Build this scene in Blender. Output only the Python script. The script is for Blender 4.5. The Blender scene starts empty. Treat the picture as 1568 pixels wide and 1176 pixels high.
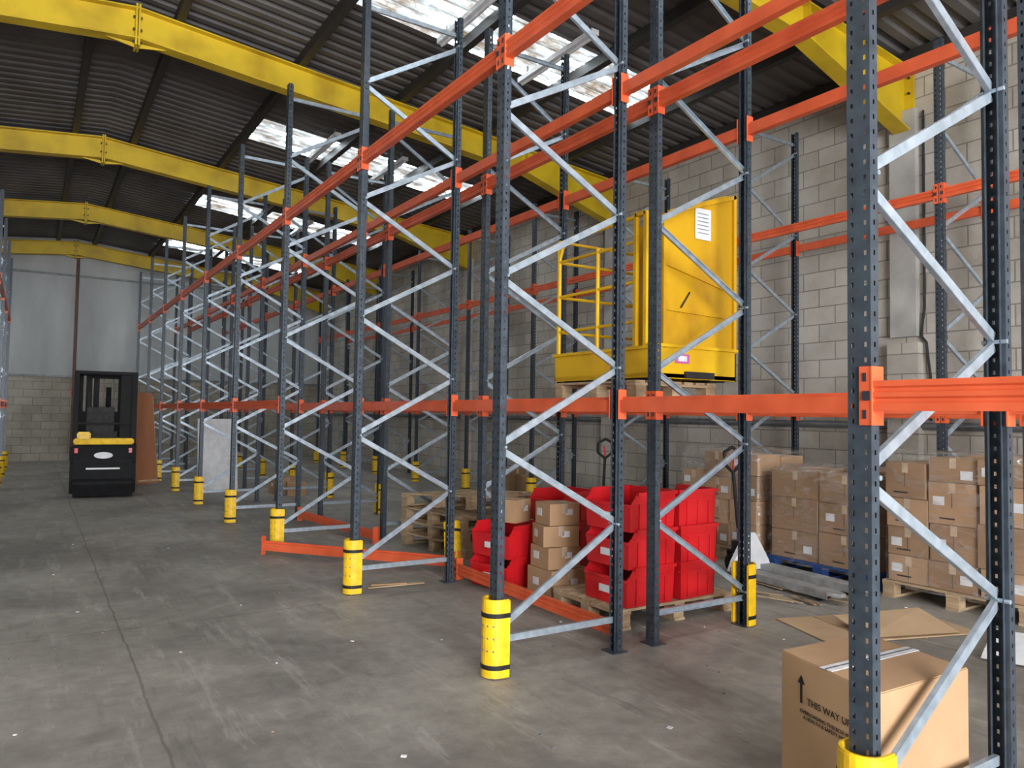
import bpy, bmesh, math, random
from mathutils import Vector, Matrix
random.seed(7)
scene=bpy.context.scene
COL=scene.collection

# ---------------------------------------------------------------- materials
def newmat(name):
    m=bpy.data.materials.new(name); m.use_nodes=True
    nt=m.node_tree; b=nt.nodes['Principled BSDF']
    return m,nt,b
def N(nt,t,**k):
    n=nt.nodes.new(t)
    for a,v in k.items():
        if a in n.inputs: n.inputs[a].default_value=v
        else: setattr(n,a,v)
    return n
def mat(name,c1,c2=None,scale=6,rough=.5,metal=0,bump=0.0,rvar=.1,detail=5,coat=0,stretch=None,sharp=(0.35,0.65),spec=None):
    m,nt,b=newmat(name)
    c2=c2 or tuple(x*.75 for x in c1)
    tc=N(nt,'ShaderNodeTexCoord'); src=tc.outputs['Object']
    if stretch:
        mp=N(nt,'ShaderNodeMapping'); mp.inputs['Scale'].default_value=stretch
        nt.links.new(src,mp.inputs['Vector']); src=mp.outputs[0]
    no=N(nt,'ShaderNodeTexNoise'); no.inputs['Scale'].default_value=scale; no.inputs['Detail'].default_value=detail
    nt.links.new(src,no.inputs['Vector'])
    cr=N(nt,'ShaderNodeValToRGB'); cr.color_ramp.elements[0].position=sharp[0]; cr.color_ramp.elements[1].position=sharp[1]
    cr.color_ramp.elements[0].color=(*c2,1); cr.color_ramp.elements[1].color=(*c1,1)
    nt.links.new(no.outputs['Fac'],cr.inputs['Fac']); nt.links.new(cr.outputs[0],b.inputs['Base Color'])
    mr=N(nt,'ShaderNodeMapRange'); mr.inputs['To Min'].default_value=max(0.05,rough-rvar); mr.inputs['To Max'].default_value=min(1,rough+rvar)
    nt.links.new(no.outputs['Fac'],mr.inputs['Value']); nt.links.new(mr.outputs[0],b.inputs['Roughness'])
    b.inputs['Metallic'].default_value=metal
    if spec is not None: b.inputs['Specular IOR Level'].default_value=spec
    if coat: b.inputs['Coat Weight'].default_value=coat
    if bump:
        bp=N(nt,'ShaderNodeBump'); bp.inputs['Strength'].default_value=bump; bp.inputs['Distance'].default_value=.01
        nt.links.new(no.outputs['Fac'],bp.inputs['Height']); nt.links.new(bp.outputs[0],b.inputs['Normal'])
    return m

M_UP=mat('rack_blue_grey_paint',(.058,.076,.098),(.038,.050,.066),scale=20,rough=.36,metal=.25)
M_BR=mat('galvanised_brace',(.48,.56,.64),(.34,.41,.48),scale=15,rough=.33,metal=.55)
M_OR=mat('rack_orange_paint',(.74,.125,.045),(.60,.09,.03),scale=5,rough=.38)
M_YE=mat('protector_yellow_plastic',(.86,.55,.01),(.68,.40,.01),scale=14,rough=.45)
M_BK=mat('black_rubber',(.012,.012,.013),(.02,.02,.02),scale=20,rough=.6,spec=.25)
M_YS=mat('rafter_yellow_paint',(.70,.49,.015),(.46,.30,.01),scale=2.2,rough=.5,sharp=(.3,.6))
M_WD=mat('pallet_wood',(.50,.37,.23),(.32,.22,.13),scale=5,rough=.8,bump=.2,stretch=(1,1,5))
M_CB=mat('cardboard',(.45,.28,.155),(.37,.225,.12),scale=3,rough=.8)
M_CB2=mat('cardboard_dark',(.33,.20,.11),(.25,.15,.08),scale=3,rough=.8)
M_CB3=mat('cardboard_floor',(.50,.35,.21),(.42,.28,.16),scale=3,rough=.8)
M_RD=mat('red_plastic',(.62,.012,.018),(.5,.008,.012),scale=4,rough=.38)
M_WH=mat('white_paper',(.72,.73,.75),(.60,.61,.64),scale=8,rough=.6)
M_TAPE=mat('packing_tape',(.55,.43,.31),(.45,.34,.24),scale=8,rough=.25)
M_DK=mat('dark_steel',(.03,.03,.035),(.018,.018,.02),scale=8,rough=.5,metal=.2)
M_FK=mat('forklift_black_paint',(.010,.011,.012),(.006,.006,.007),scale=8,rough=.55,spec=.12)
M_GR=mat('grey_steel',(.22,.23,.24),(.14,.15,.16),scale=8,rough=.5,metal=.3)
M_SIL=mat('worn_silver_paint',(.40,.41,.41),(.25,.25,.25),scale=8,rough=.5,metal=.2)
M_BLU=mat('blue_pallet_paint',(.02,.07,.26),(.015,.045,.16),scale=8,rough=.6)
M_BRD=mat('brown_board',(.36,.15,.07),(.28,.11,.05),scale=3,rough=.6,stretch=(1,1,.2))
M_CAGE=mat('yellow_cage_paint',(.74,.45,.004),(.60,.32,.006),scale=2.5,rough=.42,sharp=(.3,.55))
M_CAG2=mat('worn_yellow_plate',(.62,.34,.004),(.36,.17,.008),scale=2.0,rough=.45,sharp=(.32,.52),stretch=(1,1,.6),detail=8)
M_LCK=mat('connector_pin',(.03,.03,.04),rough=.4)
M_CONC=mat('precast_concrete',(.50,.49,.46),(.36,.35,.33),scale=3,rough=.85,bump=.2)
M_PINK=mat('pink_label',(.6,.12,.4),rough=.5)
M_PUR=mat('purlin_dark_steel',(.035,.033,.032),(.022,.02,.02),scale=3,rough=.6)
M_RUST=mat('brown_pipe',(.16,.08,.06),rough=.6)

def floor_mat():
    m,nt,b=newmat('worn_concrete_floor')
    tc=N(nt,'ShaderNodeTexCoord'); L=nt.links.new
    n1=N(nt,'ShaderNodeTexNoise'); n1.inputs['Scale'].default_value=.6; n1.inputs['Detail'].default_value=9; n1.inputs['Roughness'].default_value=.66; n1.inputs['Distortion'].default_value=.5
    n2=N(nt,'ShaderNodeTexNoise'); n2.inputs['Scale'].default_value=7; n2.inputs['Detail'].default_value=10; n2.inputs['Roughness'].default_value=.7
    n3=N(nt,'ShaderNodeTexNoise'); n3.inputs['Scale'].default_value=120; n3.inputs['Detail'].default_value=3
    for n in (n1,n2,n3): L(tc.outputs['Object'],n.inputs['Vector'])
    c1=N(nt,'ShaderNodeValToRGB'); e=c1.color_ramp.elements
    e[0].position=.38; e[0].color=(.185,.170,.150,1); e[1].position=.62; e[1].color=(.345,.320,.280,1)
    L(n1.outputs['Fac'],c1.inputs['Fac'])
    mx=N(nt,'ShaderNodeMixRGB',blend_type='MULTIPLY'); mx.inputs['Fac'].default_value=.75
    c2=N(nt,'ShaderNodeValToRGB'); e=c2.color_ramp.elements; e[0].position=.32; e[0].color=(.6,.6,.6,1); e[1].position=.66; e[1].color=(1.15,1.15,1.15,1)
    L(n2.outputs['Fac'],c2.inputs['Fac']); L(c1.outputs[0],mx.inputs['Color1']); L(c2.outputs[0],mx.inputs['Color2'])
    mp=N(nt,'ShaderNodeMapping'); mp.inputs['Scale'].default_value=(3.2,.5,1); mp.inputs['Rotation'].default_value=(0,0,.25); L(tc.outputs['Object'],mp.inputs['Vector'])
    n4=N(nt,'ShaderNodeTexNoise'); n4.inputs['Scale'].default_value=1.6; n4.inputs['Detail'].default_value=9; n4.inputs['Roughness'].default_value=.75; L(mp.outputs[0],n4.inputs['Vector'])
    c4=N(nt,'ShaderNodeValToRGB'); e=c4.color_ramp.elements; e[0].position=.54; e[0].color=(0,0,0,1); e[1].position=.68; e[1].color=(.65,.65,.65,1); L(n4.outputs['Fac'],c4.inputs['Fac'])
    ms=N(nt,'ShaderNodeMixRGB'); ms.inputs['Color2'].default_value=(.44,.41,.37,1); L(c4.outputs[0],ms.inputs['Fac']); L(mx.outputs[0],ms.inputs['Color1'])
    c5=N(nt,'ShaderNodeValToRGB'); e=c5.color_ramp.elements; e[0].position=.32; e[0].color=(.55,.55,.55,1); e[1].position=.44; e[1].color=(0,0,0,1); L(n4.outputs['Fac'],c5.inputs['Fac'])
    mt=N(nt,'ShaderNodeMixRGB'); mt.inputs['Color2'].default_value=(.10,.092,.082,1); L(c5.outputs[0],mt.inputs['Fac']); L(ms.outputs[0],mt.inputs['Color1'])
    sx=N(nt,'ShaderNodeSeparateXYZ'); L(tc.outputs['Object'],sx.inputs[0])
    nw=N(nt,'ShaderNodeTexNoise'); nw.inputs['Scale'].default_value=3; nw.inputs['Detail'].default_value=4; L(tc.outputs['Object'],nw.inputs['Vector'])
    nm=N(nt,'ShaderNodeMapRange'); nm.inputs['To Min'].default_value=-.03; nm.inputs['To Max'].default_value=.03; L(nw.outputs['Fac'],nm.inputs['Value'])
    def line(sock,period,off,w):
        a=N(nt,'ShaderNodeMath',operation='ADD'); L(sock,a.inputs[0]); L(nm.outputs[0],a.inputs[1])
        s=N(nt,'ShaderNodeMath',operation='ADD'); L(a.outputs[0],s.inputs[0]); s.inputs[1].default_value=-off
        q=N(nt,'ShaderNodeMath',operation='PINGPONG'); L(s.outputs[0],q.inputs[0]); q.inputs[1].default_value=period/2
        lt=N(nt,'ShaderNodeMath',operation='LESS_THAN'); L(q.outputs[0],lt.inputs[0]); lt.inputs[1].default_value=w
        return lt.outputs[0]
    a=line(sx.outputs['X'],4.6,.55,.007); c=line(sx.outputs['Y'],6.0,5.75,.007)
    mxx=N(nt,'ShaderNodeMath',operation='MAXIMUM'); L(a,mxx.inputs[0]); L(c,mxx.inputs[1])
    f=N(nt,'ShaderNodeMath',operation='MULTIPLY'); L(mxx.outputs[0],f.inputs[0]); f.inputs[1].default_value=.5
    mx3=N(nt,'ShaderNodeMixRGB'); mx3.inputs['Color2'].default_value=(.07,.062,.053,1)
    L(f.outputs[0],mx3.inputs['Fac']); L(mt.outputs[0],mx3.inputs['Color1']); L(mx3.outputs[0],b.inputs['Base Color'])
    mr=N(nt,'ShaderNodeMapRange'); mr.inputs['To Min'].default_value=.42; mr.inputs['To Max'].default_value=.75; L(n2.outputs['Fac'],mr.inputs['Value']); L(mr.outputs[0],b.inputs['Roughness'])
    bp=N(nt,'ShaderNodeBump'); bp.inputs['Strength'].default_value=.25; bp.inputs['Distance'].default_value=.004; L(n3.outputs['Fac'],bp.inputs['Height']); L(bp.outputs[0],b.inputs['Normal'])
    return m
def block_mat(name,axis,c1,c2,mort,bw=.45,rh=.225):
    m,nt,b=newmat(name); L=nt.links.new
    tc=N(nt,'ShaderNodeTexCoord'); sx=N(nt,'ShaderNodeSeparateXYZ'); L(tc.outputs['Object'],sx.inputs[0])
    cb=N(nt,'ShaderNodeCombineXYZ'); L(sx.outputs[axis],cb.inputs[0]); L(sx.outputs['Z'],cb.inputs[1])
    br=N(nt,'ShaderNodeTexBrick'); L(cb.outputs[0],br.inputs['Vector'])
    br.inputs['Scale'].default_value=1; br.inputs['Brick Width'].default_value=bw; br.inputs['Row Height'].default_value=rh
    br.inputs['Mortar Size'].default_value=.008; br.inputs['Mortar Smooth'].default_value=.3; br.inputs['Bias'].default_value=0
    br.inputs['Color1'].default_value=(*c1,1); br.inputs['Color2'].default_value=(*c2,1); br.inputs['Mortar'].default_value=(*mort,1)
    n1=N(nt,'ShaderNodeTexNoise'); n1.inputs['Scale'].default_value=.8; n1.inputs['Detail'].default_value=8; n1.inputs['Roughness'].default_value=.65; L(tc.outputs['Object'],n1.inputs['Vector'])
    n2=N(nt,'ShaderNodeTexNoise'); n2.inputs['Scale'].default_value=60; n2.inputs['Detail'].default_value=4; L(tc.outputs['Object'],n2.inputs['Vector'])
    cr=N(nt,'ShaderNodeValToRGB'); e=cr.color_ramp.elements; e[0].position=.32; e[0].color=(.58,.55,.50,1); e[1].position=.62; e[1].color=(1.05,1.05,1.05,1)
    L(n1.outputs['Fac'],cr.inputs['Fac'])
    mx=N(nt,'ShaderNodeMixRGB',blend_type='MULTIPLY'); mx.inputs['Fac'].default_value=.9; L(br.outputs['Color'],mx.inputs['Color1']); L(cr.outputs[0],mx.inputs['Color2'])
    L(mx.outputs[0],b.inputs['Base Color']); b.inputs['Roughness'].default_value=.9
    ad=N(nt,'ShaderNodeMath',operation='MULTIPLY_ADD'); L(br.outputs['Fac'],ad.inputs[0]); ad.inputs[1].default_value=-1.2; L(n2.outputs['Fac'],ad.inputs[2])
    bp=N(nt,'ShaderNodeBump'); bp.inputs['Strength'].default_value=.5; bp.inputs['Distance'].default_value=.01; L(ad.outputs[0],bp.inputs['Height']); L(bp.outputs[0],b.inputs['Normal'])
    return m
def skylight_mat():
    m,nt,b=newmat('translucent_skylight_sheet'); L=nt.links.new
    tc=N(nt,'ShaderNodeTexCoord'); mp=N(nt,'ShaderNodeMapping'); mp.inputs['Scale'].default_value=(1.0,3.4,1); L(tc.outputs['Object'],mp.inputs['Vector'])
    n=N(nt,'ShaderNodeTexNoise'); n.inputs['Scale'].default_value=1.9; n.inputs['Detail'].default_value=10; n.inputs['Roughness'].default_value=.7; L(mp.outputs[0],n.inputs['Vector'])
    cr=N(nt,'ShaderNodeValToRGB'); e=cr.color_ramp.elements
    k=1/SKY_E
    def C(r,g,b_): return (r*k,g*k,b_*k,1)
    e[0].position=.36; e[0].color=C(.20,.14,.08); e[1].position=.60; e[1].color=(.84,.94,1,1)
    for p,c in((.43,C(.5,.44,.36)),(.47,C(.70,.76,.78)),(.53,C(.80,.92,.97)),(.555,C(1.5,1.7,1.8))):
        x=cr.color_ramp.elements.new(p); x.color=c
    L(n.outputs['Fac'],cr.inputs['Fac'])
    sx=N(nt,'ShaderNodeSeparateXYZ'); L(tc.outputs['Object'],sx.inputs[0])
    q=N(nt,'ShaderNodeMath',operation='PINGPONG'); L(sx.outputs['Y'],q.inputs[0]); q.inputs[1].default_value=.105
    mr=N(nt,'ShaderNodeMapRange'); mr.inputs['From Min'].default_value=.0; mr.inputs['From Max'].default_value=.03; mr.inputs['To Min'].default_value=.45; mr.inputs['To Max'].default_value=1.0; L(q.outputs[0],mr.inputs['Value'])
    mm=N(nt,'ShaderNodeMath',operation='MULTIPLY'); mm.inputs[1].default_value=SKY_E; L(mr.outputs[0],mm.inputs[0])
    b.inputs['Base Color'].default_value=(.3,.3,.3,1); b.inputs['Roughness'].default_value=.6
    L(cr.outputs[0],b.inputs['Emission Color']); L(mm.outputs[0],b.inputs['Emission Strength'])
    return m
def wrap_mat():
    m=bpy.data.materials.new('shrink_wrap_film'); m.use_nodes=True; nt=m.node_tree; nt.nodes.clear(); L=nt.links.new
    o=N(nt,'ShaderNodeOutputMaterial'); t=N(nt,'ShaderNodeBsdfTransparent'); g=N(nt,'ShaderNodeBsdfGlossy'); g.inputs['Roughness'].default_value=.22
    d=N(nt,'ShaderNodeBsdfDiffuse'); d.inputs['Color'].default_value=(.72,.69,.66,1)
    tc=N(nt,'ShaderNodeTexCoord'); mp=N(nt,'ShaderNodeMapping'); mp.inputs['Scale'].default_value=(1.2,1.2,4.5); mp.inputs['Rotation'].default_value=(.25,.35,0); L(tc.outputs['Object'],mp.inputs['Vector'])
    n=N(nt,'ShaderNodeTexNoise'); n.inputs['Scale'].default_value=3.0; n.inputs['Detail'].default_value=5; n.inputs['Distortion'].default_value=1.6; L(mp.outputs[0],n.inputs['Vector'])
    bp=N(nt,'ShaderNodeBump'); bp.inputs['Strength'].default_value=.7; bp.inputs['Distance'].default_value=.03; L(n.outputs['Fac'],bp.inputs['Height']); L(bp.outputs[0],g.inputs['Normal'])
    m1=N(nt,'ShaderNodeMixShader'); m1.inputs[0].default_value=.5; L(g.outputs[0],m1.inputs[1]); L(d.outputs[0],m1.inputs[2])
    mr=N(nt,'ShaderNodeMapRange'); mr.inputs['From Min'].default_value=.48; mr.inputs['From Max'].default_value=.72; mr.inputs['To Min'].default_value=.06; mr.inputs['To Max'].default_value=.42; L(n.outputs['Fac'],mr.inputs['Value'])
    m2=N(nt,'ShaderNodeMixShader'); L(mr.outputs[0],m2.inputs[0]); L(t.outputs[0],m2.inputs[1]); L(m1.outputs[0],m2.inputs[2]); L(m2.outputs[0],o.inputs[0])
    return m
SKY_E=52.0
M_FL=floor_mat()
M_BW=block_mat('blockwork_wall','Y',(.56,.53,.475),(.45,.425,.375),(.27,.25,.215))
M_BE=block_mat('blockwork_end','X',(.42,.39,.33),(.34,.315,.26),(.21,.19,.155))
M_SK=skylight_mat()
M_WR=wrap_mat()
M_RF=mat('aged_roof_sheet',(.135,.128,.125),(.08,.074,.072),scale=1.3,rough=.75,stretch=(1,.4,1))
M_PAN=mat('grey_wall_panel',(.48,.50,.50),(.34,.35,.35),scale=1.2,rough=.7,stretch=(1,1,.25))

# ---------------------------------------------------------------- mesh builder
class MB:
    def __init__(s): s.v=[]; s.f=[]; s.m=[]; s.mats=[]
    def mi(s,m):
        if m not in s.mats: s.mats.append(m)
        return s.mats.index(m)
    def add(s,vs,fs,m,M=None):
        o=len(s.v); 
        for v in vs:
            v=Vector(v); s.v.append(tuple(M@v) if M else tuple(v))
        k=s.mi(m)
        for f in fs: s.f.append(tuple(o+i for i in f)); s.m.append(k)
    def box(s,c,d,m,M=None,rot=None):
        x,y,z=[a/2 for a in d]
        vs=[Vector((sx*x,sy*y,sz*z)) for sz in(-1,1) for sy in(-1,1) for sx in(-1,1)]
        if rot: 
            R=Matrix.Rotation(rot[0],4,rot[1]); vs=[R@v for v in vs]
        vs=[v+Vector(c) for v in vs]
        s.add(vs,[(0,2,3,1),(4,5,7,6),(0,1,5,4),(2,6,7,3),(0,4,6,2),(1,3,7,5)],m,M)
    def rod(s,a,b,w,h,m,up=(0,0,1),M=None):
        a=Vector(a);b=Vector(b);d=(b-a).normalized();u=Vector(up)
        if abs(d.dot(u))>.98:u=Vector((1,0,0))
        r=d.cross(u).normalized();u=r.cross(d)
        vs=[p+r*(sx*w/2)+u*(sz*h/2) for p in(a,b) for sz in(-1,1) for sx in(-1,1)]
        s.add(vs,[(0,1,3,2),(4,6,7,5),(0,4,5,1),(2,3,7,6),(0,2,6,4),(1,5,7,3)],m,M)
    def tube(s,a,b,r,m,n=10,r2=None,M=None):
        a=Vector(a);b=Vector(b);d=(b-a).normalized();u=Vector((0,0,1))
        if abs(d.dot(u))>.98:u=Vector((1,0,0))
        e=d.cross(u).normalized();u=e.cross(d); r2=r if r2 is None else r2
        vs=[];
        for p,q in((a,r),(b,r2)):
            for i in range(n):
                t=2*math.pi*i/n; vs.append(p+e*math.cos(t)*q+u*math.sin(t)*q)
        fs=[(i,(i+1)%n,n+(i+1)%n,n+i) for i in range(n)]+[tuple(range(n-1,-1,-1)),tuple(range(n,2*n))]
        s.add(vs,fs,m,M)
    def path(s,pts,r,m,n=8):
        for a,b in zip(pts,pts[1:]): s.tube(a,b,r,m,n)
    def prism(s,poly,y0,y1,m,axis='y',M=None):
        n=len(poly)
        def P(p,t):
            return (p[0],t,p[1]) if axis=='y' else ((t,p[0],p[1]) if axis=='x' else (p[0],p[1],t))
        vs=[P(p,y0) for p in poly]+[P(p,y1) for p in poly]
        fs=[(i,(i+1)%n,n+(i+1)%n,n+i) for i in range(n)]+[tuple(range(n-1,-1,-1)),tuple(range(n,2*n))]
        s.add(vs,fs,m,M)
    def mesh(s,name,bevel=0,fixn=True):
        me=bpy.data.meshes.new(name); me.from_pydata(s.v,[],s.f)
        for m in s.mats: me.materials.append(m)
        for p,k in zip(me.polygons,s.m): p.material_index=k
        if fixn or bevel:
            bm=bmesh.new(); bm.from_mesh(me); bmesh.ops.recalc_face_normals(bm,faces=bm.faces)
            if bevel: bmesh.ops.bevel(bm,geom=bm.edges[:],offset=bevel,segments=2,affect='EDGES',clamp_overlap=True)
            bm.to_mesh(me); bm.free()
        return me
    def obj(s,name,parent=None,loc=(0,0,0),rz=0,bevel=0,smooth=False,fixn=True):
        return inst(s.mesh(name,bevel,fixn),name,parent,loc,rz,smooth)
def inst(me,name,parent=None,loc=(0,0,0),rz=0,smooth=False):
    o=bpy.data.objects.new(name,me); COL.objects.link(o); o.location=loc; o.rotation_euler=(0,0,rz)
    if parent: o.parent=parent
    if smooth:
        for p in me.polygons:p.use_smooth=True
    return o
def empty(name,loc=(0,0,0),rz=0):
    e=bpy.data.objects.new(name,None); COL.objects.link(e); e.location=loc; e.rotation_euler=(0,0,rz); e.empty_display_size=.2; return e

# ---------------------------------------------------------------- dimensions
XA,GAP,XC=2.29,.319,7.147
XD=-.54
U0,S=1.438,2.265
def Y(k): return U0+S*k
HT,HB,HL=5.13,3.644,1.575
XW=8.37; YE=25.0; YB=-7.0; XL=-6.57; APX=.9
def zt(x): return 6.29-.1*abs(x-APX)      # rafter top
def zs(x): return zt(x)+.14                # sheet

# ---------------------------------------------------------------- shell
b=MB(); b.box(((XL+XW)/2,(YB+YE)/2,-.05),(XW-XL+.6,YE-YB+.6,.1),M_FL); b.obj('floor')
b=MB(); b.box((XW+.1,(YB+YE)/2,2.86),(.2,YE-YB,5.72),M_BW); b.obj('wall_right')
b=MB(); b.box((XL-.1,(YB+YE)/2,2.86),(.2,YE-YB,5.72),M_BW); b.obj('wall_left')
e=MB()
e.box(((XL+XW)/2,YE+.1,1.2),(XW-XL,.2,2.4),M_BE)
e.prism([(XL,2.4),(XW,2.4),(XW,zs(XW)),(APX,zs(APX)),(XL,zs(XL))],YE+.02,YE+.2,M_PAN)
x=XL+.6
while x<XW:
    e.box((x,YE+.015,3.9),(.02,.012,3.0),M_PAN); x+=1.22
for z in(2.42,5.35): e.box(((XL+XW)/2,YE-.0,z),(XW-XL,.06,.05),M_GR)
e.obj('wall_back')
e=MB(); e.box((XL+1.8,YB-.1,2.86),(3.6,.2,5.72),M_BW); e.box((5.7,YB-.1,2.86),(5.4,.2,5.72),M_BW); e.box((0,YB-.1,5.4),(6,.2,1.6),M_BW)
e.obj('wall_front')

# roof sheets
RAFT=[-5.45,-.35,4.72,9.85,14.9,20.0,24.75]
def sheet(b,x0,x1,y0,y1,m,dz=0,per=.22,dp=.035):
    n=max(1,round((y1-y0)/per)); p=(y1-y0)/n; pts=[]
    for i in range(n):
        a=y0+i*p; pts+= [(a,0),(a+p*.45,0),(a+p*.55,dp),(a+p*.9,dp)]
    pts.append((y1,0))
    vs=[];
    for yy,d in pts: vs+=[(x0,yy,zs(x0)+d+dz),(x1,yy,zs(x1)+d+dz)]
    b.add(vs,[(2*i,2*i+1,2*i+3,2*i+2) for i in range(len(pts)-1)],m)
b=MB(); sk=[]
for sgn in(1,-1):
    def X(d): return APX+sgn*d
    sheet(b,X(0),X(1.95),YB,YE+.2,M_RF); sheet(b,X(6.3),X(7.7),YB,YE+.2,M_RF)
    y=YB
    for r in RAFT[:-1]:
        sheet(b,X(1.95),X(6.3),y,r+2.35,M_RF); sk.append((X(1.95),X(6.3),r+2.35,r+3.4)); y=r+3.4
    sheet(b,X(1.95),X(6.3),y,YE+.2,M_RF)
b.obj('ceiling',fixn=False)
for (x0,x1,y0,y1) in sk:
    b=MB(); sheet(b,x0,x1,y0,y1,M_SK); b.obj('skylight',fixn=False)

# purlins
b=MB()
for sgn in(1,-1):
    for d in(.45,1.95,3.4,4.85,6.3,7.35):
        x=APX+sgn*d; z=zt(x)+.07
        b.box((x,(YB+YE)/2,z),(.07,YE-YB-.02,.135),M_PUR)
        b.box((x+.03,(YB+YE)/2,z-.065),(.06,YE-YB-.02,.006),M_PUR)
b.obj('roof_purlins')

# rafters
def rafter(y,name='roof_rafter'):
    b=MB(); W=.19; D=.38
    for sgn in(1,-1):
        xe=APX+sgn*(XW-APX-.01 if sgn>0 else APX-XL-.01)
        xh=APX+sgn*5.6
        secs=[(APX,D),(APX+sgn*.35,D),(xh,D),(xe,.76)]
        for (xa,da),(xb,db) in zip(secs,secs[1:]):
            ta,tb=zt(xa),zt(xb)
            def slab(y0,y1,a0,a1,b0,b1):
                vs=[(xa,y0,a0),(xa,y1,a0),(xa,y1,a1),(xa,y0,a1),(xb,y0,b0),(xb,y1,b0),(xb,y1,b1),(xb,y0,b1)]
                b.add(vs,[(0,1,2,3),(4,7,6,5),(0,4,5,1),(3,2,6,7),(0,3,7,4),(1,5,6,2)],M_YS)
            slab(y-W/2,y+W/2,ta-.018,ta,tb-.018,tb)
            slab(y-W/2,y+W/2,ta-da,ta-da+.018,tb-db,tb-db+.018)
            slab(y-.006,y+.006,ta-da+.018,ta-.018,tb-db+.018,tb-.018)
        b.box((xe-sgn*.012,y,zt(xe)-.40),(.022,.24,.86),M_YS)
        for dz in(.12,.3,.5,.68):
            for dy in(-.07,.07): b.tube((xe-sgn*.03,y+dy,zt(xe)-dz),(xe-sgn*.055,y+dy,zt(xe)-dz),.014,M_DK,6)
        b.box((xh,y,zt(xh)-.19),(.012,.18,.34),M_YS)
    b.box((APX-.016,y,zt(APX)-.22),(.022,.22,.5),M_YS); b.box((APX+.016,y,zt(APX)-.22),(.022,.22,.5),M_YS)
    for dz in(.03,-.12,-.27,-.42):
        for dy in(-.065,.065): b.tube((APX-.05,y+dy,zt(APX)+dz),(APX+.05,y+dy,zt(APX)+dz),.013,M_DK,6)
    b.prism([(APX-.35,zt(APX)-.38-.03),(APX+.35,zt(APX)-.41),(APX,zt(APX)-.47)],y-.008,y+.008,M_YS)
    b.obj(name)
for y in RAFT: rafter(y)

for y in RAFT[1:-1]:
    b=MB(); b.box((XW-.04,y,3.75),(.08,.30,2.6),M_CONC); b.box((XW-.05,y,1.2),(.1,.36,2.35),M_BW); b.obj('wall_column')
b=MB(); b.tube((XW-.03,YB+.2,1.44),(XW-.03,YE-.1,1.44),.03,M_GR,8); b.box((XW-.012,(YB+YE)/2,1.44),(.02,YE-YB-.2,.09),M_GR)
b.obj('trim_1')
b=MB(); pts=[(XW-.03,4.50,5.0),(XW-.03,4.50,3.0),(XW-.03,4.50,2.75)]
for i in range(13):
    t=i/12; pts.append((XW-.03,4.5+.06*math.sin(t*math.pi)*(1 if t<.5 else .2)-.06*t,2.75-.75*t))
pts.append((XW-.03,4.44,1.5)); b.path(pts,.014,M_DK); b.obj('electrical_conduit')
b=MB(); b.tube((.98,YE-.08,0),(.98,YE-.08,5.9),.045,M_RUST,10); b.box((.98,YE-.05,2.0),(.14,.06,.2),M_RD); b.obj('downpipe')
for (x,y) in((3.9,7.0),(5.1,7.1),(5.1,12.1),(3.9,12.0),(5.1,17.1)):
    b=MB(); z=zt(x)-.12
    b.box((x,y,z),(.10,1.5,.06),M_WH); b.tube((x,y-.72,z-.05),(x,y+.72,z-.05),.018,M_WH,8)
    for d in(-.6,.6): b.rod((x,y+d,z),(x,y+d,zt(x)+.02),.02,.02,M_GR)
    b.obj('strip_light_fitting')

# ---------------------------------------------------------------- rack parts
def upright(b,x0,sx):
    """perforated C section, outer face at x0, extends inwards in direction sx"""
    D=.042; p=.05; n=int(HT/p); h=.041
    ys=[-h,-.027,-.0185,.0185,.027,h]; xs=[0,.018,.026,D]
    for i in range(n+1):
        z0=i*p; z1=z0+.034; z2=min(z0+p,HT)
        if z0>=HT-.001: break
        vs=[];fs=[]
        def q(a,c,e,g): 
            o=len(vs); vs.extend([a,c,e,g]); fs.append((o,o+1,o+2,o+3))
        for j in range(5):
            q((x0,ys[j],z0),(x0,ys[j+1],z0),(x0,ys[j+1],z1),(x0,ys[j],z1))
            if j not in(1,3): q((x0,ys[j],z1),(x0,ys[j+1],z1),(x0,ys[j+1],z2),(x0,ys[j],z2))
        for yy in(-h,h):
            for j in range(3):
                a,c=x0+sx*xs[j],x0+sx*xs[j+1]
                q((a,yy,z0),(c,yy,z0),(c,yy,z1),(a,yy,z1))
                if j!=1: q((a,yy,z1),(c,yy,z1),(c,yy,z2),(a,yy,z2))
        b.add(vs,fs,M_UP)
    for yy in(-1,1):
        b.box((x0+sx*D,yy*(h-.009),HT/2),(.002,.018,HT),M_UP)
        b.box((x0+sx*(D+.007),yy*.024,HT/2),(.014,.002,HT),M_UP)
    b.box((x0+sx*.03,0,.004),(.12,.12,.008),M_UP)
def frame_mesh():
    b=MB(); upright(b,-.022,1); upright(b,.922,-1)
    nodes=[(0,.24),(1,.81),(0,1.31),(1,1.81),(0,2.31),(1,2.81),(0,3.31),(1,3.81),(0,4.31),(1,4.86)]
    def brace(a,c):
        a=Vector(a);c=Vector(c);d=(c-a).normalized(); n=Vector((-d.z,0,d.x))
        b.rod(a,c,.003,.036,M_BR,up=n)
        for s_ in(-1,1): b.rod(a+n*.018*s_+Vector((0,.010,0)),c+n*.018*s_+Vector((0,.010,0)),.020,.003,M_BR,up=n)
    xx=[.022,.878]
    for (s0,z0),(s1,z1) in zip(nodes,nodes[1:]):
        t=.02
        brace((xx[s0],0,z0+t),(xx[s1],0,z1-t))
    brace((xx[0],0,.2),(xx[1],0,.2)); brace((xx[0],0,4.98),(xx[1],0,4.98))
    for s0,z0 in nodes:
        b.tube((xx[s0],-.046,z0),(xx[s0],.046,z0),.009,M_BR,6)
    return b.mesh('upright_frame',fixn=False)
FR=frame_mesh()
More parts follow.
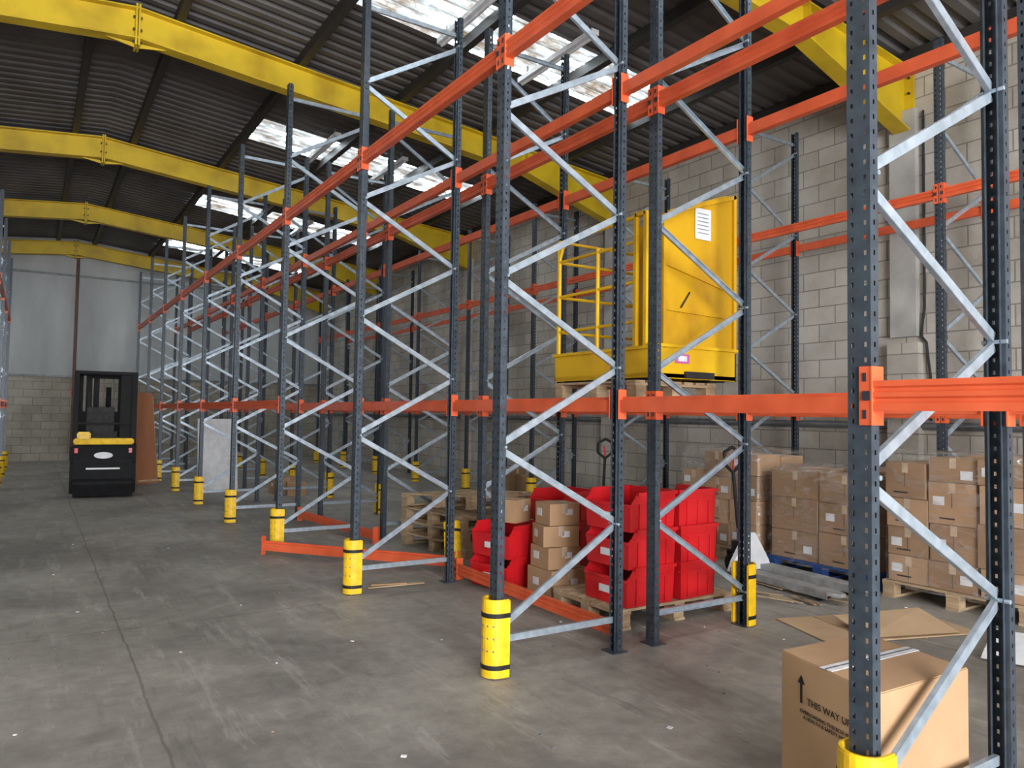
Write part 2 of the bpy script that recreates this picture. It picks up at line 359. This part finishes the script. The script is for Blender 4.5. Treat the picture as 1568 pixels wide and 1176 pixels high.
def beam_mesh():
    b=MB(); c=.043; L=S-2*c
    prof=[(-.025,-.048),(-.025,-.024),(-.017,-.018),(-.017,-.010),(-.025,-.004),(-.025,.010),(-.017,.016),(-.017,.024),(-.025,.030),(-.025,.048),(.0,.048),(.0,.03),(.025,.03),(.025,-.048)]
    b.prism(prof,c,c+L,M_OR)
    for y0,s_ in((c,1),(S-c,-1)):
        b.box((.002,y0+s_*.003,0),(.066,.005,.19),M_OR)
        b.box((-.027,y0-s_*.017,0),(.005,.044,.19),M_OR)
        for z in(-.06,.06): b.box((-.030,y0-s_*.020,z),(.004,.012,.028),M_LCK)
        b.box((-.032,y0-s_*.012,.0),(.006,.026,.03),M_LCK)
    return b.mesh('beam')
BM=beam_mesh()
def rack(x,dirn,ks,front_low,rear_low,bays=None,mirror=False):
    e=empty('pallet_rack',(0,0,0))
    xr=x+dirn*.9
    for k in ks:
        if (dirn>0) != mirror: inst(FR,'upright_frame',e,(min(x,xr),Y(k),0),0)
        else: inst(FR,'upright_frame',e,(max(x,xr),Y(k),0),math.pi)
    lo,hi=min(x,xr),max(x,xr)
    for k in ks[:-1]:
        for z,fr,rr in((HB,True,True),(HL,k in front_low,k in rear_low)):
            if fr: inst(BM,'beam',e,(lo,Y(k),z),0)
            if rr: inst(BM,'beam',e,(hi,Y(k+1),z),math.pi)
    return e
K=list(range(-1,10)); ALL=set(K)
rack(XA,1,K,ALL-{0,1,2},ALL)
XB=XA+.9+GAP
rack(XB,1,K,ALL,ALL,mirror=True)
rack(XC,1,K,ALL,ALL)
e=rack(XD-.9,1,list(range(3,10)),ALL,ALL,mirror=True)

def prot_mesh():
    b=MB()
    def U(ro,ri,back,z0,z1,m):
        out=[];inn=[]
        for i in range(13):
            t=math.pi/2+math.pi*i/12
            out.append((ro*math.cos(t)*1.0-.005,ro*math.sin(t))); inn.append((ri*math.cos(t)-.005,ri*math.sin(t)))
        poly=[(back,ro)]+out+[(back,-ro)]+[(back,-ri)]+inn[::-1]+[(back,ri)]
        n=len(poly); h=n//2
        vs=[(p[0],p[1],z0) for p in poly]+[(p[0],p[1],z1) for p in poly]
        fs=[(i,(i+1)%n,n+(i+1)%n,n+i) for i in range(n)]
        for i in range(h-1):
            j=n-1-i
            fs.append((i,j,j-1,i+1)); fs.append((n+i,n+i+1,n+j-1,n+j))
        b.add(vs,fs,m)
    U(.080,.062,.045,.0,.43,M_YE)
    for z in(.045,.335): U(.0825,.0785,.047,z,z+.026,M_BK)
    U(.076,.066,.04,.43,.437,M_YE)
    for z in(.13,.2,.27):
        for t in(-.9,-.45,0,.45,.9):
            a=math.pi+t; c=Vector((.080*math.cos(a)-.005,.080*math.sin(a),z+.02)); d=Vector((math.cos(a),math.sin(a),0))
            b.tube(c-d*.004,c+d*.0015,.006,M_GR,8)
    return b.mesh('upright_protector')
PM=prot_mesh()
for k in range(0,10): inst(PM,'rack_upright_protector',None,(XA,Y(k),0.009),0,)
for k in (1,2,4,5,6,7,8,9): inst(PM,'rack_upright_protector',None,(XB+.9,Y(k),0.009),math.pi)
for k in range(3,10): inst(PM,'rack_upright_protector',None,(XC,Y(k),0.009),0)
for k in range(7,10): inst(PM,'rack_upright_protector',None,(XD,Y(k),0.009),math.pi)
o=inst(PM,'rack_upright_protector',None,(3.44,6.36,0.03),2.2); o.rotation_euler=(.28,.2,2.2)

def loose(a,c):
    a=Vector((*a,0));c=Vector((*c,0)); d=c-a; o=inst(BM,'loose_rack_beam',None,(a.x,a.y,.096),math.atan2(d.y,d.x)-math.pi/2); return o
loose((2.06,8.06),(3.40,6.36)); loose((3.30,3.78),(3.31,6.1)); loose((3.14,10.30),(3.34,8.3))

# ---------------------------------------------------------------- pallets
def pallet_mesh(L=1.2,W=.9,m=M_WD):
    b=MB()
    for i in range(7):
        y=-W/2+.05+(W-.1)*i/6; b.box((0,y,.134),(L,.095,.018),m)
    for x in(-L/2+.05,0,L/2-.05):
        b.box((x,0,.114),(.10,W,.020),m); b.box((x,0,.010),(.10,W,.020),m)
        for y in(-W/2+.06,0,W/2-.06): b.box((x,y,.062),(.10,.10,.083),m)
    return b.mesh('pallet')
PAL=pallet_mesh(1.2,1.0); PALB=pallet_mesh(1.15,.8,M_BLU); PALW=pallet_mesh(1.15,.8)

e=empty('pallet_stack',(4.19,7.48,0),math.radians(98))
z=0
for i in range(3):
    o=inst(PAL,'pallet',e,(random.uniform(-.03,.03),random.uniform(-.03,.03),z),random.uniform(-.05,.05)); z+=.144
o=inst(PAL,'pallet',e,(-.04,-.02,z+.035),.10); o.rotation_euler=(.02,.06,.08)

# ---------------------------------------------------------------- red bins
def bin_mesh(L=.47,W=.48,H=.28):
    b=MB(); t=.006; bt=.012
    hw=W/2; hl=L/2
    bot=[(-hw+bt,-hl+bt),(hw-bt,-hl+bt),(hw-bt,hl-bt),(-hw+bt,hl-bt)]
    top=[(-hw,-hl),(hw,-hl),(hw,hl),(-hw,hl)]
    b.box((0,0,.006),(W-2*bt,L-2*bt,.01),M_RD)
    def wall(p,q,P,Q,hp,hq,mid=None):
        def pt(a,A,h): f=h/H; return Vector((a[0]+(A[0]-a[0])*f,a[1]+(A[1]-a[1])*f,h))
        a,c,d,e=pt(p,P,0),pt(q,Q,0),pt(q,Q,hq),pt(p,P,hp)
        n=(c-a).cross(d-a).normalized()*t
        vs=[a,c,d,e,a-n,c-n,d-n,e-n]
        b.add(vs,[(0,1,2,3),(7,6,5,4),(0,4,5,1),(1,5,6,2),(2,6,7,3),(3,7,4,0)],M_RD)
    FH=.195
    wall(bot[0],bot[1],top[0],top[1],FH,FH)
    wall(bot[2],bot[3],top[2],top[3],H,H)
    for s_ in(1,-1):
        pr=[(-hl+bt,0),(hl-bt,0),(hl,H),(-hl+.07,H),(-hl+.035,FH+.03),(-hl+.005,FH)]
        vs=[]
        for off in(0,t):
            for yy,zz in pr:
                f=zz/H; vs.append((s_*(hw-bt+bt*f-off),yy,zz))
        n=6; b.add(vs,[(0,1,2,3,4,5),(11,10,9,8,7,6)]+[(i,(i+1)%n,n+(i+1)%n,n+i) for i in range(n)],M_RD)
        b.box((s_*(hw+.004),.035,H-.012),(.016,L-.07,.024),M_RD)
        b.box((s_*(hw-.002),0.0,.205),(.012,L-.02,.012),M_RD)
        for yy in(-.14,0,.14): b.box((s_*(hw-.004),yy,.11),(.012,.010,.19),M_RD)
    b.box((0,hl+.002,H-.012),(W+.02,.016,.024),M_RD); b.box((0,-hl+.002,FH-.008),(W-.02,.020,.018),M_RD)
    b.box((0,hl-.002,.205),(W-.04,.012,.012),M_RD)
    for xx in(-.14,0,.14): b.box((xx,hl-.004,.11),(.010,.012,.19),M_RD)
    b.box((0,-hl+.003,.1),(.12,.012,.05),M_WH)
    return b.mesh('red_storage_bin')
BIN=bin_mesh(); 
def binstack(x,y,rz,n,z0=0,name='red_storage_bin_stack',sc=1):
    e=empty(name,(x,y,z0),rz); e.scale=(sc,1,1); z=0
    for i in range(n):
        inst(BIN,'bin',e,(random.uniform(-.008,.008),random.uniform(-.008,.008),z),random.uniform(-.03,.03)); z+=.265
    return e
inst(PALW,'wooden_pallet',None,(4.08,4.42,0),0)
binstack(3.80,4.26,math.radians(-88),3,.145)
binstack(4.27,4.26,math.radians(182),3,.145,sc=.84)
binstack(4.30,4.78,math.radians(-90),2,.145,sc=.9)
binstack(3.62,5.66,math.radians(-78),2); binstack(4.20,5.62,math.radians(-88),3)
def carton(b,c,d,m=M_CB,rz=0,tape=True,label=False):
    M=Matrix.Translation(c)@Matrix.Rotation(rz,4,'Z')
    b.box((0,0,0),d,m,M)
    if tape:
        b.box((0,0,d[2]/2+.001),(.05,d[1]+.003,.002),M_TAPE,M)
        for s_ in(-1,1): b.box((0,s_*(d[1]/2+.001),d[2]/2-.04),(.05,.002,.08),M_TAPE,M)
        b.box((0,0,d[2]/2+.0005),(.004,d[1],.0015),M_DK,M)
    if label:
        b.box((-(d[0]/2+.001),.05,.01),(.002,.08,.06),M_WH,M); b.box((.04,-(d[1]/2+.001),.02),(.07,.002,.05),M_WH,M)
b=MB(); z=0
for i,(w,h) in enumerate([(.38,.24),(.31,.18),(.31,.17),(.28,.18)]):
    carton(b,(random.uniform(-.02,.02),random.uniform(-.02,.02),z+h/2+.001),(w,w*.9,h-.004),rz=random.uniform(-.15,.15),label=True); z+=h
b.obj('cardboard_box_stack',None,(3.74,5.10,0),math.radians(-8))
b=MB(); carton(b,(0,0,.1),(.24,.22,.2),label=True,rz=.4); b.obj('cardboard_box',None,(3.66,5.66,.548))

# ---------------------------------------------------------------- wrapped pallets of cartons
def load(x,y,lx,ly,h0,pal,seed,cols,wrap=True):
    """cols: list of (x0,x1,y0,y1 fractions, [layer heights], dark)"""
    random.seed(seed)
    e=empty('wrapped_pallet_of_boxes',(x,y,0))
    inst(pal,'pallet',e,(0,0,0),math.pi/2)
    b=MB()
    for (fx0,fx1,fy0,fy1,hs,dark) in cols:
        z=.146
        for hh in hs:
            w=(fx1-fx0)*lx; d=(fy1-fy0)*ly
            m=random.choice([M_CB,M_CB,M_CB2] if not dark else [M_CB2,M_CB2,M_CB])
            M=Matrix.Translation((-lx/2+(fx0+fx1)/2*lx+random.uniform(-.012,.012),-ly/2+(fy0+fy1)/2*ly+random.uniform(-.008,.008),z+hh/2))@Matrix.Rotation(random.uniform(-.04,.04),4,'Z')
            b.box((0,0,0),(w-.018,d-.018,hh-.005),m,M)
            b.box((0,0,hh/2-.002),(w-.016,.05,.002),M_TAPE,M); b.box((-(w-.018)/2-.001,0,hh/2-.045),(.002,.05,.08),M_TAPE,M)
            b.box((0,0,hh/2-.0018),(w-.016,.003,.0025),M_DK,M); b.box((-(w-.018)/2-.0008,0,hh/2-.1),(.002,.003,.2 if hh>.21 else .01),M_DK,M) if hh>.21 else None
            if random.random()<.6: b.box((-(w-.018)/2-.0015,random.choice((-1,1))*d*.27,random.uniform(-.04,.02)),(.002,.09,.07),M_WH,M)
            if random.random()<.5: b.box((w*.1,-(d-.018)/2-.0015,0),(.10,.002,.06),M_WH,M)
            if random.random()<.6: b.box((-(w-.018)/2-.0015,d*.1,-hh/2+.05),(.002,.12,.012),M_DK,M)
            z+=hh
    b.obj('cartons',e)
    if wrap:
        w=MB(); n=60; zs_=[.10]; 
        while zs_[-1]<h0-.1: zs_.append(zs_[-1]+.11)
        vs=[];fs=[]
        for zi,zz in enumerate(zs_+[h0+.01]):
            for i in range(n):
                t=2*math.pi*i/n; cx,cy=math.cos(t),math.sin(t); k=1/max(abs(cx)/(lx/2+.012),abs(cy)/(ly/2+.012))
                k=min(k,math.hypot(lx/2,ly/2)*1.0)+random.uniform(0,.010)
                if zi==len(zs_): k*=.9
                vs.append((cx*k,cy*k,zz+(random.uniform(-.03,.03) if zi else 0)))
        R=len(zs_)+1
        for r in range(R-1):
            for i in range(n): fs.append((r*n+i,r*n+(i+1)%n,(r+1)*n+(i+1)%n,(r+1)*n+i))
        vs.append((0,0,h0+.03)); c=len(vs)-1
        for i in range(n): fs.append(((R-1)*n+i,(R-1)*n+(i+1)%n,c))
        w.add(vs,fs,M_WR); w.obj('shrink_wrap',e,smooth=True)
    return e
H=.5
load(6.64,5.62,.76,1.06,1.16,PALW,1,[(0,H,0,.34,[.26,.24,.26,.22],0),(0,H,.34,.68,[.22,.26,.24,.27],0),(0,H,.68,1,[.3,.27,.2],0),(H,1,0,.5,[.3,.3,.36],0),(H,1,.5,1,[.3,.3,.36],0)])
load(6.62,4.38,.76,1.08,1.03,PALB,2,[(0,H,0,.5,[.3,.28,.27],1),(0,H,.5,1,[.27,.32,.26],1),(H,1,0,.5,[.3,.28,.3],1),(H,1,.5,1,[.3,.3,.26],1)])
load(6.58,3.14,.76,1.10,1.22,PALW,3,[(0,H,0,.33,[.22,.34,.3,.2],0),(0,H,.33,.68,[.22,.3,.34,.2],0),(0,H,.68,1,[.22,.24,.24,.3],0),(H,1,0,.6,[.36,.36,.35],0),(H,1,.6,1,[.3,.3,.4],0)])
load(6.58,1.90,.76,1.10,1.22,PALW,4,[(0,H,0,.5,[.36,.36,.35],0),(0,H,.5,1,[.3,.36,.4],0),(H,1,0,1,[.36,.36,.3],0)])

# ---------------------------------------------------------------- pallet trucks
def pallet_truck(x,y,rz,m_body,name='hand_pallet_truck'):
    b=MB()
    for s_ in(-1,1):
        b.box((s_*.19,-.60,.082),(.15,1.1,.03),M_SIL); b.box((s_*.19+.07,-.6,.06),(.008,1.1,.05),M_SIL); b.box((s_*.19-.07,-.6,.06),(.008,1.1,.05),M_SIL)
        b.prism([(-.075+s_*.19,-1.15),(.075+s_*.19,-1.15),(.03+s_*.19,-1.25),(-.03+s_*.19,-1.25)],.068,.097,M_SIL,axis='z')
        b.tube((s_*.19-.05,-1.05,.045),(s_*.19+.05,-1.05,.045),.04,M_BK,14)
        b.tube((s_*.07-.03,.12,.09),(s_*.07+.03,.12,.09),.088,M_BK,18)
    b.prism([(-.26,.05),(.26,.05),(.22,.14),(.05,.40),(-.05,.40),(-.22,.14)],-.05,.0,m_body,axis='y')
    b.box((0,.09,.22),(.11,.14,.16),M_DK); b.tube((0,.1,.2),(0,.1,.42),.035,M_GR,12)
    b.tube((0,.12,.36),(0,.20,.98),.018,M_BK,10)
    pts=[(0,.20,.96),(-.10,.205,1.04),(-.10,.215,1.16),(0,.22,1.21),(.10,.215,1.16),(.10,.205,1.04),(0,.20,.96)]
    b.path(pts,.017,M_BK); b.rod((0,.20,.98),(.02,.215,1.12),.012,.012,M_RD)
    return b.obj(name,None,(x,y,0),rz)
pallet_truck(5.86,4.88,math.radians(-6),M_WH)
pallet_truck(6.25,7.6,math.radians(160),M_WH)

# ---------------------------------------------------------------- yellow access cage on pallet
PALs=pallet_mesh(1.0,.85)
inst(PALs,'wooden_pallet',None,(4.12,4.6,HL+.050),math.pi/2)
e=empty('yellow_access_cage',(0,0,0)); z0=1.785
x0,x1,y0,y1=3.74,4.66,4.0,5.16
b=MB()
b.box(((x0+x1)/2,(y0+y1)/2,z0+.02),(x1-x0,y1-y0,.03),M_CAGE)
b.box((x0+.006,(y0+y1)/2,z0+.11),(.012,y1-y0,.22),M_CAGE); b.box((x1-.006,(y0+y1)/2,z0+.11),(.012,y1-y0,.22),M_CAGE)
b.box(((x0+x1)/2,y0+.006,z0+.12),(x1-x0,.012,.24),M_CAGE); b.box(((x0+x1)/2,y1-.006,z0+.11),(x1-x0,.012,.22),M_CAGE)
for x in(x0+.05,x1-.25): b.box((x+.1,(y0+y1)/2,z0-.0),(.16,y1-y0-.1,.02),M_DK)
b.box((x0-.006,(y0+y1)/2,z0+.22),(.03,y1-y0+.02,.022),M_CAGE); b.box(((x0+x1)/2,y0-.006,z0+.24),(x1-x0+.02,.03,.022),M_CAGE)
b.box((x0+.5,y0-.012,z0+.03),(.3,.03,.05),M_DK); b.box((x0+.33,y0-.002,z0+.15),(.15,.004,.07),M_PINK)
b.box((x0+.33,y0-.005,z0+.15),(.09,.004,.04),M_WH)
b.obj('base_tray',e)
b=MB(); r=.016
for y in(y0+.06,y0+.17): b.box((x0+.02,y,z0+.72),(.032,.032,1.02),M_CAGE)
b.rod((x0+.02,y0+.06,z0+1.22),(x0+.02,y0+.17,z0+1.22),.032,.032,M_CAGE)
for y in(y0+.62,y1-.03): b.tube((x0+.02,y,z0+.2),(x0+.02,y,z0+1.05),r,M_CAGE)
for z in(.42,.72,1.02): b.tube((x0+.02,y0+.17,z0+z),(x0+.02,y1-.03,z0+z),r*.8,M_CAGE)
b.path([(x0+.02,y1-.03,z0+1.05),(x0+.02,y1-.07,z0+1.14),(x0+.02,y1-.16,z0+1.19),(x0+.02,y0+.17,z0+1.21)],r,M_CAGE)
for z in(.42,.72,1.02,1.2): b.tube((x0+.02,y1-.02,z0+z),(x1-.02,y1-.02,z0+z),r*.8,M_CAGE)
for x in(x0+.02,x0+.45,x1-.03): b.tube((x,y1-.02,z0+.2),(x,y1-.02,z0+1.2),r,M_CAGE)
b.obj('guard_rail',e)
b=MB(); xa=x0+.15
poly=[(xa,z0+.22),(x1,z0+.22),(x1,z0+1.47),(x1-.1,z0+1.47),(xa+.1,z0+1.27),(xa,z0+1.2)]
b.prism(poly,y0+.02,y0+.028,M_CAG2)
for (za,zb) in((.52,.50),(.86,.70)): b.rod((xa,y0+.014,z0+za),(x1,y0+.014,z0+zb),.02,.03,M_CAG2)
b.rod((xa+.05,y0+.012,z0+1.24),(x1,y0+.012,z0+1.47),.03,.03,M_CAG2); b.rod((x1-.012,y0+.012,z0+.22),(x1-.012,y0+.012,z0+1.48),.03,.03,M_CAG2)
b.rod((xa,y0+.012,z0+.22),(xa,y0+.012,z0+1.22),.03,.03,M_CAG2)
b.box((x0+.56,y0+.012,z0+1.2),(.17,.004,.24),M_WH)
for i in range(6): b.box((x0+.56,y0+.0095,z0+1.28-i*.03),(.12,.002,.006),M_GR)
b.box((x1-.006,(y0+y1)/2,z0+.84),(.012,y1-y0,1.24),M_CAG2)
b.rod((x0+.3,y0+.011,z0+.5),(x0+.42,y0+.011,z0+.66),.006,.012,M_DK)
b.obj('side_plates',e)

# ---------------------------------------------------------------- reach truck (rear view)
e=empty('reach_truck',(1.12,15.1,0),math.radians(-6))
b=MB(); hw=.49
sec=[(-.74,.03),(-.80,.28),(-.82,.60),(-.74,.90),(.55,.90),(.55,.03)]
b.prism(sec,-hw,hw,M_FK,axis='x')
b.obj('counterweight_body',e,bevel=.05)
b=MB()
b.prism([(-.78,.90),(-.75,1.0),(.1,1.0),(.1,.90)],-.45,.45,M_YE,axis='x'); b.box((-.30,-.72,1.05),(.20,.14,.12),M_YE); b.obj('yellow_bonnet',e,bevel=.02)
b=MB()
b.box((0,-.83,.50),(.5,.006,.028),M_WH)
n=24; vs=[(.14*math.cos(2*math.pi*i/n),-.835+.0,.72+.055*math.sin(2*math.pi*i/n)) for i in range(n)]; b.add(vs,[tuple(range(n))],M_WH)
for s_ in(-1,1):
    b.box((s_*.40,-.81,.80),(.05,.03,.08),M_RD)
b.obj('badges',e)
b=MB()
for x in(-.44,.44):
    b.rod((x,-.62,.95),(x,-.50,2.10),.08,.09,M_FK,up=(0,1,0)); b.rod((x,.45,.8),(x,.40,2.10),.08,.08,M_FK,up=(0,1,0)); b.rod((x,-.52,2.11),(x,.42,2.11),.08,.07,M_FK)
for y in[-.5+.13*i for i in range(8)]: b.rod((-.43,y,2.12),(.43,y,2.12),.05,.05,M_FK)
b.rod((-.43,-.60,1.25),(.43,-.60,1.25),.03,.03,M_FK)
b.obj('overhead_guard',e)
b=MB()
b.box((-.05,-.1,1.05),(.46,.45,.12),M_BK); b.box((-.08,-.33,1.30),(.42,.10,.46),M_BK)
b.tube((-.1,.3,1.1),(-.1,.2,1.38),.02,M_BK); b.tube((-.1,.19,1.37),(-.1,.17,1.40),.14,M_BK,18)
b.box((.0,.42,1.1),(.8,.15,.7),M_FK); b.box((-.25,-.3,1.62),(.06,.04,.30),M_FK)
b.obj('seat_and_controls',e,bevel=.01)
b=MB()
for x in(-.32,.32,-.2,.2):
    b.box((x,.68,1.12),(.09,.12,2.1),M_FK)
b.box((.33,-.35,1.55),(.22,.14,1.15),M_FK)
for z in(.3,1.2,2.12): b.box((0,.68,z),(.66,.06,.12),M_FK)
b.tube((0,.66,.2),(0,.66,1.9),.045,M_FK)
for x in(-.08,.08): b.box((x,.60,1.2),(.02,.01,1.7),M_DK)
for x in(-.42,.42):
    b.box((x,.95,.14),(.14,.8,.16),M_FK); b.tube((x-.06,1.2,.10),(x+.06,1.2,.10),.1,M_BK,18)
    b.box((x*.5,1.05,.33),(.11,.7,.035),M_DK)
    b.tube((x*.8-.06,-.3,.13),(x*.8+.06,-.3,.13),.13,M_BK,18)
b.obj('mast_and_forks',e)

# ---------------------------------------------------------------- leaning boards
b=MB(); M=Matrix.Translation((2.0,16.75,0))@Matrix.Rotation(math.radians(28),4,'Z')@Matrix.Rotation(math.radians(-8),4,'X')
b.box((0,0,.93),(.46,.03,1.86),M_BRD,M); b.box((.06,.05,.90),(.44,.02,1.80),M_WD,M); b.box((.03,-.02,.06),(.46,.02,.04),M_WD,M)
o=b.obj('leaning_wood_boards')
b=MB(); M=Matrix.Translation((2.94,14.60,0.01))@Matrix.Rotation(math.radians(8),4,'Z')@Matrix.Rotation(math.radians(-6),4,'X')
b.box((0,0,.67),(.72,.03,1.34),M_WH,M); b.box((0,-.018,.67),(.66,.008,1.28),M_WH,M)
for z in(.06,1.28): b.box((0,-.02,z),(.72,.012,.05),M_WH,M)
b.obj('white_panel')

# ---------------------------------------------------------------- big carton foreground
e=empty('large_cardboard_box',(2.82,1.76,0),math.radians(0))
b=MB()
P=[(2.50-2.82,1.52-1.76),(3.07-2.82,1.50-1.76),(3.15-2.82,1.98-1.76),(2.62-2.82,2.01-1.76)]
hB=.55
vs=[(p[0],p[1],0) for p in P]+[(p[0],p[1],hB) for p in P]
b.add(vs,[(3,2,1,0),(4,5,6,7),(0,1,5,4),(1,2,6,5),(2,3,7,6),(3,0,4,7)],M_CB)
b.obj('carton',e,bevel=.004)
A=Vector((*P[0],hB));Bv=Vector((*P[1],hB));Cv=Vector((*P[2],hB));Dv=Vector((*P[3],hB))
b=MB(); m1=(A+Dv)/2;m2=(Bv+Cv)/2; up=Vector((0,0,.002))
b.rod(m1+up*1.2,m2+up*1.2,.055,.002,M_WH); b.rod(m1+up,m2+up,.004,.006,M_DK)
d=(m2-m1).normalized()
b.rod(m2+d*.002,m2+d*.002-Vector((0,0,.14)),.055,.002,M_WH,up=d) 
b.obj('tape',e)
fd=(A-Dv).normalized(); nrm=fd.cross(Vector((0,0,1))); 
if nrm.x>0: nrm=-nrm
def text(body,size,pos,parent,fdir,n,m,name):
    cu=bpy.data.curves.new(name,'FONT'); cu.body=body; cu.size=size; cu.align_x='CENTER'; cu.extrude=.0004
    o=bpy.data.objects.new(name,cu); COL.objects.link(o); cu.materials.append(m)
    R=Matrix((fdir,Vector((0,0,1)),n)).transposed().to_4x4(); o.matrix_world=Matrix.Translation(pos)@R
    o.parent=parent; return o
c0=Dv+(A-Dv)*.53
text('THIS WAY UP',.037,c0+nrm*.003+Vector((0,0,-.165)),e,fd,nrm,M_BK,'this_way_up_print')
text('OVERLOADING THIS BOX MAY BE\nA HEALTH & SAFETY HAZARD',.020,c0+nrm*.003+Vector((0,0,-.205)),e,fd,nrm,M_BK,'warning_print')
b=MB(); a0=Dv+(A-Dv)*.24+nrm*.002
b.rod(a0-Vector((0,0,.17)),a0-Vector((0,0,.09)),.012,.001,M_BK,up=nrm)
b.add([a0+fd*-.020-Vector((0,0,.095)),a0+fd*.020-Vector((0,0,.095)),a0-Vector((0,0,.06))],[(0,1,2)],M_BK)
b.obj('arrow_print',e,fixn=False)

# flattened cardboard, paper, strips, debris
b=MB()
M=Matrix.Translation((5.20,3.18,.008))@Matrix.Rotation(-.32,4,'Z')
b.box((0,0,0),(1.22,.62,.008),M_CB3,M); b.box((.05,0,.005),(1.1,.006,.003),M_CB2,M); b.box((-.3,0,.005),(.006,.60,.003),M_CB2,M)
b.add([(-.3,-.28,.012),(.45,-.30,.012),(.42,.05,.10),(-.28,.08,.07)],[(0,1,2,3)],M_CB3,M)
b.obj('flattened_cardboard')
b=MB()
M=Matrix.Translation((5.52,2.42,.012))@Matrix.Rotation(.35,4,'Z')
for i in range(6):
    a=-.42+i*.14; z0_,z1_=(0,.035) if i%2==0 else (.035,.0)
    b.add([(a,-.13,z0_),(a+.14,-.15,z1_),(a+.14,.13,z1_),(a,.14,z0_)],[(0,1,2,3)],M_WH,M)
b.obj('crumpled_white_paper')
b=MB(); b.rod((2.45,6.05,.012),(2.95,6.0,.012),.05,.01,M_WD); b.rod((2.5,6.1,.02),(2.8,6.02,.02),.03,.01,M_CB); b.obj('wood_strip')
b=MB(); random.seed(5)
for i in range(190):
    if i<140: x,y=random.uniform(3.2,6.0),random.uniform(2.6,6.5)
    else: x,y=random.uniform(-.2,3.3),random.uniform(2.5,10)
    M=Matrix.Translation((x,y,.004))@Matrix.Rotation(random.uniform(0,6),4,'Z'); s_=random.uniform(.006,.026)
    b.box((0,0,0),(s_,s_*random.uniform(.4,1),.004),random.choice([M_WH,M_WD,M_CB,M_GR,M_GR]),M)
for i in range(12):
    x,y=random.uniform(5.2,5.8),random.uniform(3.6,4.4); t=random.uniform(-.5,.5)
    b.rod((x,y,.02),(x+.3*math.sin(t),y+.3*math.cos(t),.02),.02,.01,M_WD)
b.obj('floor_debris')

for (x,y,w,d,h,m) in((3.95,13.9,.8,.9,.3,M_CB),(7.6,11.9,.8,1.0,.5,M_CB2)):
    b=MB(); carton(b,(0,0,h/2),(w*.5,d*.5,h),m,.1,label=True); carton(b,(.1,-.42,h*.4),(w*.4,d*.35,h*.8),m,-.2); b.obj('cardboard_box',None,(x,y,0))

# ---------------------------------------------------------------- lights / world / camera
w=bpy.data.worlds.new('world'); scene.world=w; w.use_nodes=True
bg=w.node_tree.nodes['Background']; bg.inputs[0].default_value=(.75,.85,1,1); bg.inputs[1].default_value=1.0
def area(name,loc,rot,sx,sy,p,c=(1,1,1)):
    l=bpy.data.lights.new(name,'AREA'); l.shape='RECTANGLE'; l.size=sx; l.size_y=sy; l.energy=p; l.color=c
    o=bpy.data.objects.new(name,l); COL.objects.link(o); o.location=loc; o.rotation_euler=rot
area('loading_door_daylight',(0,YB+.1,2.4),(math.radians(90),0,0),5.6,4.2,2450,(.98,.985,1))
cam=bpy.data.cameras.new('camera'); co=bpy.data.objects.new('camera',cam); COL.objects.link(co)
cam.sensor_width=36; cam.lens=36*1143.78/1568; cam.clip_start=.05; cam.clip_end=200
yaw,pit,roll=.57019,.04165,.01483
fw=Vector((math.sin(yaw)*math.cos(pit),math.cos(yaw)*math.cos(pit),math.sin(pit)))
r=Vector((math.cos(yaw),-math.sin(yaw),0)); up=r.cross(fw)
rr=r*math.cos(roll)+up*math.sin(roll); uu=-r*math.sin(roll)+up*math.cos(roll)
R=Matrix((rr,uu,-fw)).transposed().to_4x4(); co.matrix_world=Matrix.Translation((0,0,1.49564))@R
scene.camera=co
scene.view_settings.view_transform='Standard'
